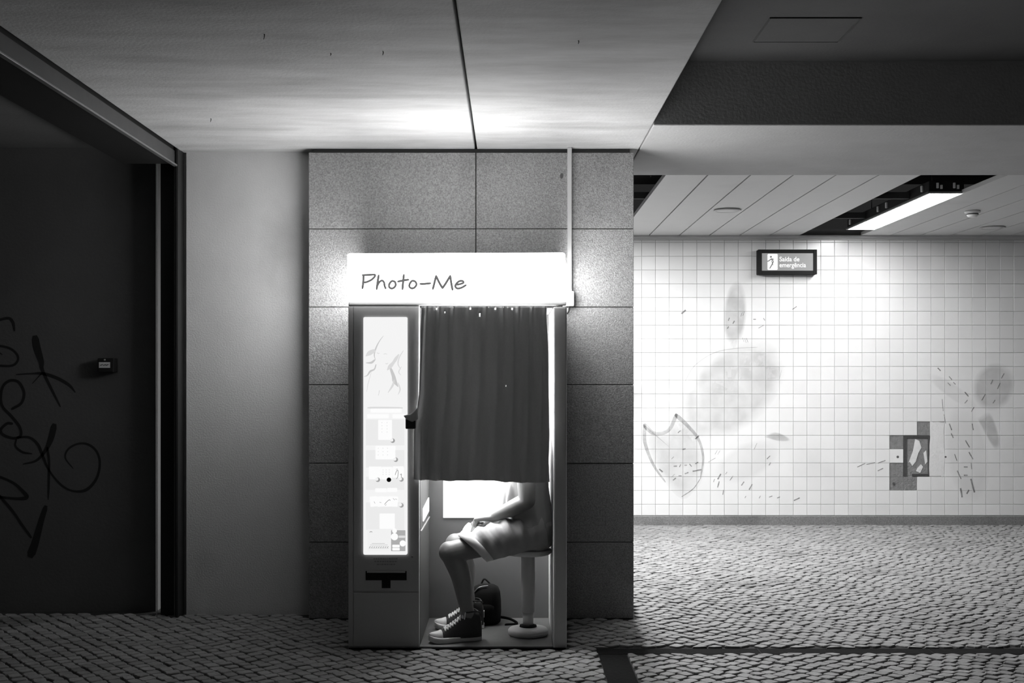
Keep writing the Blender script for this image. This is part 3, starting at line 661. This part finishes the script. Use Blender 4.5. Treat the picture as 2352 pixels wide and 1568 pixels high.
# text lines, slot, lock
tx = M()
for k_, (a, b) in enumerate(((858, 913), (860, 911), (866, 908))):
    a_ = a
    while a_ < b: l = random.uniform(2, 6); tx.box(X(a_), X(min(a_ + l, b)), Y0 - .0008, Y0 + .001, Z(1284 + 6.5 * k_), Z(1281 + 6.5 * k_)); a_ += l + 1.5
tx.build('printed_lines', mat('faint_print', .28, .6), pb)['kind'] = 'stuff'
slot = M().box(X(840), X(934), Y0 - .003, Y0 + .001, Z(1332), Z(1311)).box(X(877), X(897), Y0 - .003, Y0 + .001, Z(1350), Z(1332)).build('delivery_slot', m_boothdark, pb)
fl = M().box(X(843), X(931), Y0 - .006, Y0 - .003, Z(1314.5), Z(1311)).build('slot_lip', m_booth, slot)
M().rings([[(X(947) + r * math.cos(t * math.pi / 8), yy, Z(1278) + r * math.sin(t * math.pi / 8)) for t in range(16)] for r, yy in ((.006, Y0 + .001), (.006, Y0 - .003), (.004, Y0 - .0045))]).build('lock', m_steel2, pb)
# inside: backlit rear panel with an added emitter above; flash diffuser and small lit screen on the machine side
yr = YB - .02
M().box(xs(1018, yr), xs(1232, yr), yr - .012, yr - .0005, zs(1188.5, yr), .93).build('backlit_panel', m_backdrop, pb, bevel=.002)
xi = X(963)
M().box(xs(1018, yr), xs(1200, yr), yr - .012, yr - .0005, .96, 1.62).build('inner_light_panel', glow('rear_fill_glow', 14.0), pb, bevel=.002)  # added emitter hidden by the curtain, brightens the floor outside the booth
M().box(xi + .003, xi + .014, 6.14, 6.60, 1.05, 1.55).build('inner_light_panel', m_flash, pb, bevel=.003)
M().add([(xi + .008, 6.2, zs(1168, 6.2)), (xi + .008, 6.62, zs(1138, 6.62) - .01), (xi + .008, 6.62, zs(1173, 6.62)), (xi + .008, 6.2, zs(1197, 6.2)),
         (xi + .003, 6.2, zs(1168, 6.2)), (xi + .003, 6.62, zs(1138, 6.62) - .01), (xi + .003, 6.62, zs(1173, 6.62)), (xi + .003, 6.2, zs(1197, 6.2))],
        [(0, 1, 2, 3), (7, 6, 5, 4), (0, 4, 5, 1), (1, 5, 6, 2), (2, 6, 7, 3), (3, 7, 4, 0)]).build('small_screen', m_screen, pb)
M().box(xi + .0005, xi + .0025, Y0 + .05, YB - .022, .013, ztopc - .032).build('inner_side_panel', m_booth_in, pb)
M().box(xi + .0026, xi + .008, 6.05, 6.68, .582, .588).build('ledge', m_white, pb)

# ------------------------------------------------------------------ curtain
yc = 5.976
def interp(t, tab): return float(np.interp(t, [a for a, _ in tab], [b for _, b in tab]))
nx, ny = 156, 100; v = []; f = []
for j in range(ny + 1):
    py = 703 + (1105 - 703) * j / ny
    xl = interp(py, [(703, 968), (750, 966), (905, 962), (945, 957), (990, 951), (1105, 950)]); xr = interp(py, [(703, 1256), (722, 1255), (800, 1259), (1000, 1262), (1060, 1260), (1105, 1262)])
    for i in range(nx + 1):
        u = i / nx; fall = min(1, .35 + (py - 703) / 300)
        ph = 2 * math.pi * (9 * u + .35 * math.sin(5 * u + .6)); amp = (.015 + .006 * math.sin(11 * u)) * fall
        dy = amp * math.sin(ph) + .003 * math.sin(2 * ph + 1.1 + py / 90) - .010 * max(0, 1 - u * 8) * max(0, (py - 850) / 250)
        hem = (np.interp(u, [0, .08, .25, .4, .55, .68, .78, .95, 1], [1101, 1102, 1104, 1103, 1102.5, 1106.5, 1108, 1108, 1106]) - 1105) * (j / ny) ** 8
        p = P(xl + (xr - xl) * u, py + hem, yc); v.append((p.x, yc + dy, p.z))
hol = set()
for hx, hy, n_ in ((1002, 703, 2), (1040, 703, 1), (1079, 702, 2), (1121, 703, 1), (1137, 702, 2), (1157, 703, 1), (1167, 703, 1), (1176, 704, 2), (1220, 703, 1), (1022, 719, 1), (1101, 722, 2), (1160, 884, 1), (1141, 740, 0), (1141, 1048, 0)):
    i = int((hx - 967) / 289 * nx); j = int(max(0, (hy - 703)) / 402 * ny)
    if n_ > 0:
        for k_ in range(n_): hol.add((i, j + k_)); hol.add((i + 1, j + k_)) if n_ > 1 else None
for j in range(ny):
    for i in range(nx):
        if (i, j) in hol: continue
        f.append((j*(nx+1) + i, j*(nx+1) + i + 1, (j+1)*(nx+1) + i + 1, (j+1)*(nx+1) + i))
cur = M().add(v, f).build('booth_curtain', m_curtain, smooth=True); tag(cur, 'dark pleated cloth curtain with pinholes across the booth doorway', 'curtain')
sm = cur.modifiers.new('thick', 'SOLIDIFY'); sm.thickness = .0022; sm.offset = 0
hb = M()
hp = [v[ny * (nx + 1) + i] for i in range(nx + 1)]
hb.rings([[(p[0], p[1] - .0025, p[2] + .012), (p[0], p[1] - .0025, p[2]), (p[0], p[1] + .0025, p[2]), (p[0], p[1] + .0025, p[2] + .012)] for p in hp]).build('hem', m_curtain, cur)
tb = M()
c = P(941, 966, yc - .01)
tb.box(X(933), X(956), yc - .022, yc - .002, Z(984), Z(958)).build('tie_strap', mat('black_strap', .03, .6), cur, bevel=.005)
M().prism([X_ for X_ in [(X(928), Z(953.5)), (X(944), Z(950)), (X(960), Z(935)), (X(962), Z(962)), (X(948), Z(968)), (X(935), Z(962))]], yc - .028, yc - .012).build('gathered_cloth', m_curtain, cur, bevel=.006)

# ------------------------------------------------------------------ stool
st = P(1214, 1450, 6.28); sx0, sy0 = xs(1213, 6.28), 6.28
stool = empty('swivel_stool', (sx0, sy0, .012)); tag(stool, 'round metal swivel stool on a single post inside the photo booth', 'stool')
B = (sx0, sy0, .012)
M().lathe([(.098, 0), (.105, .006), (.106, .026), (.098, .036), (.07, .041), (.046, .043)], B, 40).build('base', m_stool, stool, smooth=True)
M().lathe([(.046, .040), (.044, .052), (.03, .054), (.029, .05)], B, 32).build('collar', m_boothdark, stool, smooth=True)
M().lathe([(.0275, .05), (.0275, .125)], B, 28).build('spindle', m_stool, stool, smooth=True)
M().lathe([(.033, .120), (.036, .124), (.036, .420), (.033, .424)], B, 32).build('post', m_stool, stool, smooth=True)
M().lathe([(.05, .42), (.112, .424), (.124, .434), (.126, .446), (.12, .452), (.02, .455)], B, 40).build('seat', m_stool, stool, smooth=True)

# ------------------------------------------------------------------ backpack
bx0, bx1 = xs(1083, 6.58), xs(1150, 6.58)
def backpack():
    c = ((bx0 + bx1) / 2, 6.585); R = []
    w, d = (bx1 - bx0) / 2, .085
    for z, sw, sd_, ox in ((.013, .8, .75, 0), (.025, 1.0, 1, 0), (.08, 1.04, 1.05, 0), (.14, 1.02, 1, 0), (.185, .96, .9, 0), (.21, .82, .75, 0), (.222, .55, .5, 0), (.226, .2, .2, 0)):
        R.append([(c[0] + ox + w * sw * math.copysign(abs(math.cos(t)) ** .6, math.cos(t)), c[1] + d * sd_ * math.copysign(abs(math.sin(t)) ** .7, math.sin(t)), z) for t in [2*math.pi*k_/28 for k_ in range(28)]])
    b = M().rings(R).build('backpack', m_bag, smooth=True); tag(b, 'small black backpack on the booth floor behind the crossed light of the legs', 'backpack')
    R = []
    for z, s_ in ((.03, .85), (.045, 1), (.09, 1), (.12, .9), (.13, .6)):
        R.append([(c[0] + w * .75 * s_ * math.copysign(abs(math.cos(t)) ** .6, math.cos(t)), c[1] - d * .85 - .022 * s_ * math.sin(t) ** 2 * (1 if math.sin(t) < 0 else .2), z) for t in [2*math.pi*k_/24 for k_ in range(24)]])
    M().rings(R).build('front_pocket', m_bag, b, smooth=True)
    M().tube([(c[0] - w * .75, c[1] - .06, .195), (c[0] - w * .45, c[1] - .062, .218), (c[0] + .01, c[1] - .055, .226)], .0035, 8).build('piping', m_steel2, b, smooth=True)
    M().tube([(c[0] + w * .8, c[1] - .02, .05), (c[0] + w + .05, c[1] - .03, .04), (c[0] + w + .09, c[1] - .05, .018), (c[0] + w + .03, c[1] - .07, .016)], .008, 8, flat=.5).build('shoulder_strap', m_bag, b, smooth=True)
    M().tube([(c[0] - .03, c[1] + .05, .215), (c[0] - .01, c[1] + .05, .245), (c[0] + .025, c[1] + .05, .215)], .005, 8).build('grab_loop', m_bag, b, smooth=True)
    return b
bag = backpack(); bag['label'] = 'small black backpack on the booth floor behind the legs and beside the stool'

# ------------------------------------------------------------------ person
def fuse(mm, name, m, parent, voxel, smooth_it=6, origin=None):
    o = mm.build(name, m, None, True)
    r = o.modifiers.new('r', 'REMESH'); r.mode = 'VOXEL'; r.voxel_size = voxel; r.use_smooth_shade = True
    if smooth_it: s_ = o.modifiers.new('s', 'SMOOTH'); s_.iterations = smooth_it; s_.factor = .5
    bpy.context.view_layer.update()
    me = bpy.data.meshes.new_from_object(o.evaluated_get(bpy.context.evaluated_depsgraph_get()))
    o0 = ORI[o].copy(); old = o.data; bpy.data.objects.remove(o); bpy.data.meshes.remove(old); me.name = name
    if not me.materials: me.materials.append(m)
    return link(name, me, o0, m, parent, True)
V = Vector
hipN, hipF = V((.12, 6.20, .575)), V((.12, 6.37, .575))
kneeN, kneeF = P(1034, 1269, 6.13), P(1048, 1250, 6.42)
ankN, ankF = V((-.207, 6.145, .11)), V((-.215, 6.444, .11))
shN, shF = V((.085, 6.115, 1.02)), V((.075, 6.475, 1.02))
elN, elF = V((.088, 6.085, .735)), V((.05, 6.50, .74))
wrN, wrF = P(1133, 1187, 6.19), P(1124, 1192, 6.335)
def capsule(mm, pts, rs, n=16, flat=1.0, side=None): mm.tube(pts, rs, n, flat=flat, side=side, sub=6)
body = M()
body.tube([(.115, 6.285, .55), (.1, 6.285, .66), (.082, 6.285, .80), (.078, 6.285, .93), (.085, 6.285, 1.03)], [.105, .103, .108, .112, .08], 24, side=(0, 1, 0), flat=1.45)
body.ell((.118, 6.285, .565), (.115, .17, .095))
capsule(body, [(.08, 6.285, 1.03), (.06, 6.285, 1.12), (.045, 6.285, 1.18)], [.062, .056, .055])
# head: cranium, jaw, nose, ears, brow, eyes, lips
hc_ = V((.02, 6.285, 1.245)); body.ell(hc_ + V((.015, 0, .02)), (.096, .074, .098)); body.ell(hc_ + V((-.025, 0, -.045)), (.064, .057, .07)); body.ell(hc_ + V((-.06, 0, -.085)), (.03, .03, .022))
capsule(body, [hc_ + V((-.082, 0, .018)), hc_ + V((-.104, 0, -.022)), hc_ + V((-.088, 0, -.03))], [.010, .013, .010], 10)
for s_ in (-1, 1):
    body.ell(hc_ + V((.018, s_ * .075, -.01)), (.022, .008, .032)); body.ell(hc_ + V((-.068, s_ * .03, .03)), (.018, .024, .012)); body.ell(hc_ + V((-.078, s_ * .03, .008)), (.010, .014, .010))
body.ell(hc_ + V((-.084, 0, -.056)), (.010, .024, .006)); body.ell(hc_ + V((-.083, 0, -.068)), (.010, .020, .006))
for hip, knee, ank, dy in ((hipN, kneeN, ankN, -1), (hipF, kneeF, ankF, 1)):
    capsule(body, [hip, hip.lerp(knee, .5), knee.lerp(hip, .12), knee], [.080, .070, .058, .057], 20)
    body.ell(knee + V((-.006, 0, .004)), (.054, .05, .056))
    sh = knee.lerp(ank, .33) + V((.022, 0, .0))
    capsule(body, [knee + V((.005, 0, -.01)), sh, knee.lerp(ank, .66) + V((.008, 0, 0)), ank], [.052, .053, .040, .032], 20)
    capsule(body, [ank, ank + V((.010, 0, -.05))], [.032, .022], 14); capsule(body, [ank + V((0, 0, -.05)), ank + V((-.12, -.035 if dy < 0 else -.015, -.06))], [.022, .016], 14)
for sh, el, wr in ((shN, elN, wrN), (shF, elF, wrF)):
    body.ell(sh, (.055, .055, .058))
    capsule(body, [sh, sh.lerp(el, .45) + V((-.006, 0, 0)), el], [.052, .050, .042], 18)
    capsule(body, [el, el.lerp(wr, .3), el.lerp(wr, .7), wr], [.042, .043, .034, .027], 18)
def hand(mm, wr, d, across, nrm, curl, thumb_sign):
    # d: pointing direction, across: towards the little finger, nrm: back of the hand
    d, across, nrm = d.normalized(), across.normalized(), nrm.normalized()
    for t in (-.026, -.009, .009, .026):
        mm.tube([wr + across * t * .55, wr + d * .045 + across * t * .9 + nrm * .004, wr + d * .088 + across * t], [.017, .0155, .0125], 10)
    for k_, (t, L_) in enumerate(((-.030, .9), (-.010, 1.0), (.010, .95), (.029, .76))):
        p = wr + d * (.090 - .006 * abs(k_ - 1)) + across * t; a = math.radians(curl[0]); pts = [p]; 
        for seg, l in enumerate((.043, .027, .021)):
            dd = d * math.cos(a) - nrm * math.sin(a); p = p + dd * l * L_; pts.append(p); a += math.radians(curl[1 + seg] if seg < 2 else 0)
        mm.tube(pts, [.0105, .0095, .0085, .0072], 10, sub=4)
    tb_ = wr + d * .028 - across * .026
    mm.tube([tb_, tb_ + d * .028 - across * .018 - nrm * .006, tb_ + d * .058 - across * .016 - nrm * .016, tb_ + d * .08 - across * .006 - nrm * .022], [.016, .013, .0105, .0085], 10, sub=4)
hand(body, wrF, V((-1, -.32, -.32)), V((.25, -.1, -.2)).cross(V((0, 0, 1))) * 0 + V((-.28, 1, .1)), V((-.30, -.1, 1)), (55, 60, 45), 1)
hand(body, wrN, V((-1, .30, -.05)), V((-.25, -1, -.42)), V((-.05, -.40, 1)), (62, 72, 55), -1)
person = fuse(body, 'person', m_skin, None, .0048, 3)
tag(person, 'person in shorts and canvas sneakers sitting on the stool behind the curtain, hands in lap', 'person')
hr = M(); hr.ell(hc_ + V((.026, 0, .034)), (.098, .082, .098)); hr.ell(hc_ + V((.05, 0, -.02)), (.066, .074, .07)); hr.ell(hc_ + V((-.04, 0, .09)), (.05, .06, .03))
fuse(hr, 'hair', m_hair, person, .006, 2)
shr = M()
shr.tube([(.112, 6.285, .60), (.098, 6.285, .68), (.082, 6.285, .80), (.078, 6.285, .93), (.085, 6.285, 1.035)], [.128, .122, .122, .124, .085], 24, side=(0, 1, 0), flat=1.42)
for sh, el in ((shN, elN), (shF, elF)):
    shr.ell(sh + V((0, 0, .004)), (.064, .06, .066)); capsule(shr, [sh, sh.lerp(el, .5)], [.062, .066], 18)
capsule(shr, [(-.012, 6.22, .64), (-.022, 6.22, .72), (-.02, 6.22, .86)], [.02, .024, .012]); capsule(shr, [(.0, 6.15, .66), (.0, 6.15, .74), (.01, 6.16, .84)], [.018, .022, .012]); capsule(shr, [(-.01, 6.33, .64), (-.022, 6.33, .74), (-.01, 6.33, .84)], [.02, .024, .012])
fuse(shr, 'shirt', m_shirt, person, .007, 4)
# shorts: two loose legs and a seat, with slanting folds
so = M(); hems = []
for hip, knee, dy in ((hipN, kneeN, -1), (hipF, kneeF, 1)):
    ax = (knee - hip); L_ = ax.length; ax.normalize()
    e1 = V((0, 1, 0)); e1 = (e1 - ax * e1.dot(ax)).normalized(); e2 = ax.cross(e1); e2 = e2 if e2.z > 0 else -e2
    R = []; NR = 40; NS = 26
    for i in range(NS):
        t = -.12 + (.74 + .12) * i / (NS - 1)
        shear = .0
        c = hip + ax * (L_ * t); ring = []
        ru, rl, rs = np.interp(t, [-.12, .3, .74], [.100, .092, .078]), np.interp(t, [-.12, .2, .5, .74], [.098, .100, .098, .092]), np.interp(t, [-.12, .3, .74], [.098, .094, .088])
        for k_ in range(NR):
            b = 2 * math.pi * k_ / NR; cb, sb = math.cos(b), math.sin(b)
            fold = (.0105 * math.sin(46 * t + 2.0 * sb + .8 * cb * dy) + .0035 * math.sin(27 * t - 3 * b)) * min(1, (t + .12) * 3) * (.55 + .45 * sb)
            r2 = ru if sb > 0 else rl
            pt = c + e1 * ((rs + fold) * cb) + e2 * ((r2 + fold) * sb)
            pt = pt - ax * (.052 * sb * max(0, t) / .74 * -1)        # hem slants: longer on top, shorter below
            ring.append(pt)
        R.append(ring)
    so.rings(R); hems.append(R)
so.ell((.13, 6.285, .575), (.125, .185, .100)); so.tube([(.125, 6.285, .56), (.108, 6.285, .645)], [.122, .116], 24, side=(0, 1, 0), flat=1.42)
shorts = fuse(so, 'shorts', m_shorts, person, .0045, 1)
for R in hems:
    hbm = M(); n_ = len(R)
    rr = []
    for i, s_ in ((n_ - 4, 1.03), (n_ - 3, 1.04), (n_ - 2, 1.04), (n_ - 1, 1.04)):
        c = sum(R[i], V()) / len(R[i]); rr.append([c + (p - c) * s_ for p in R[i]])
    c = sum(R[n_ - 1], V()) / len(R[n_ - 1]); rr.append([c + (p - c) * .985 for p in R[n_ - 1]])
    hbm.rings(rr).build('hem_band', m_hem, shorts, smooth=True)['label'] = 'pale hem band'
# sneakers
def sneaker(toe, heel, label):
    toe, heel = V(toe), V(heel); fx_ = (toe - heel); Ln = fx_.length; fx_.normalize(); sy = V((-fx_.y, fx_.x, 0)); b0 = heel
    T = lambda a, b, c: b0 + fx_ * (a * Ln) + sy * b + V((0, 0, c))
    def half(a): return float(np.interp(a, [0, .04, .15, .4, .65, .85, .95, 1.0], [.012, .024, .034, .034, .043, .040, .028, .008]))
    out = [(a, half(a)) for a in np.concatenate((np.linspace(0, .12, 6), np.linspace(.18, .82, 10), np.linspace(.86, 1, 9)))]
    ring = [(a, h) for a, h in out] + [(a, -h) for a, h in reversed(out)]
    so_ = M(); spring = lambda a: .012 * max(0, (a - .78) / .22) ** 2
    so_.rings([[T(a, h * s_, z + spring(a)) for a, h in ring] for z, s_ in ((0, 1.0), (.004, 1.10), (.020, 1.12), (.027, 1.10), (.029, .95))])
    up = M(); R = []
    for a, hw, top in ((.015, .024, .118), (.05, .036, .142), (.15, .043, .150), (.27, .043, .146), (.36, .041, .128), (.46, .039, .108), (.56, .0395, .089), (.66, .040, .073), (.76, .039, .060), (.86, .033, .050), (.94, .022, .042), (.975, .009, .036)):
        rg = []
        for k_ in range(20):
            b = math.pi * k_ / 19; zz = .022 + (top - .022) * math.sin(b) ** .75; ww = hw * math.copysign(abs(math.cos(b)) ** .7, math.cos(b)) * (1 - (.06 if a < .4 else .2) * math.sin(b))
            rg.append(T(a, ww, zz + spring(a)))
        R.append(rg)
    up.rings(R); s = up.build('sneaker', m_canvas, person, smooth=True); s['label'] = label
    so_.build('sole', m_rub, s, smooth=True)
    tc = M(); R = []
    for a, hw, top in ((.77, .0405, .0615), (.86, .036, .053), (.945, .025, .0445), (.985, .012, .038), (1.0, .004, .034)):
        R.append([T(a, (hw + .001) * math.copysign(abs(math.cos(b)) ** .7, math.cos(b)) * (1 - .2 * math.sin(b)), .022 + (top - .0195) * math.sin(b) ** .75 + spring(a)) for b in [math.pi * k_ / 19 for k_ in range(20)]])
    tc.rings(R).build('toe_cap', m_rub, s, smooth=True)
    topz = lambda a: float(np.interp(a, [.27, .36, .46, .56, .66, .76], [.146, .128, .108, .089, .073, .060]))
    lc = M()
    A_ = np.linspace(.33, .71, 9)
    for i, a in enumerate(A_):
        w = .019 + .004 * i / 8
        for sgn in (1, -1):
            a2 = A_[min(i + 1, 8)] if i < 8 else a
            lc.tube([T(a, -sgn * w, topz(a) - .004), T((a + a2) / 2, 0, topz((a + a2) / 2) + .007 + .002 * sgn), T(a2, sgn * w, topz(a2) - .004)], .0042, 6, flat=1.2, sub=4)
    lc.build('laces', m_rub, s, smooth=True)
    M().tube([T(.30, .012, .15), T(.34, .03, .146), T(.37, .045, .12)], .003, 6).build('lace_end', m_rub, s, smooth=True)
    M().box(-.004, .004, -.019, .019, -.016, .016).build('heel_patch', m_rub, s).location = T(.006, 0, .075) - V(ORI[s])
    cl = M(); cl.tube([T(.03, 0, .135), T(.08, -.038, .150), T(.20, -.041, .153), T(.30, -.034, .150), T(.34, 0, .15), T(.30, .034, .150), T(.20, .041, .153), T(.08, .038, .150), T(.03, 0, .136)], .004, 8); cl.build('collar', m_canvas, s, smooth=True)
sneaker((-.412, 6.075, .0125), (-.148, 6.165, .0125), 'near sneaker with pale toe cap and laces')
sneaker((-.405, 6.415, .0125), (-.14, 6.455, .0125), 'far sneaker tucked beside the machine')
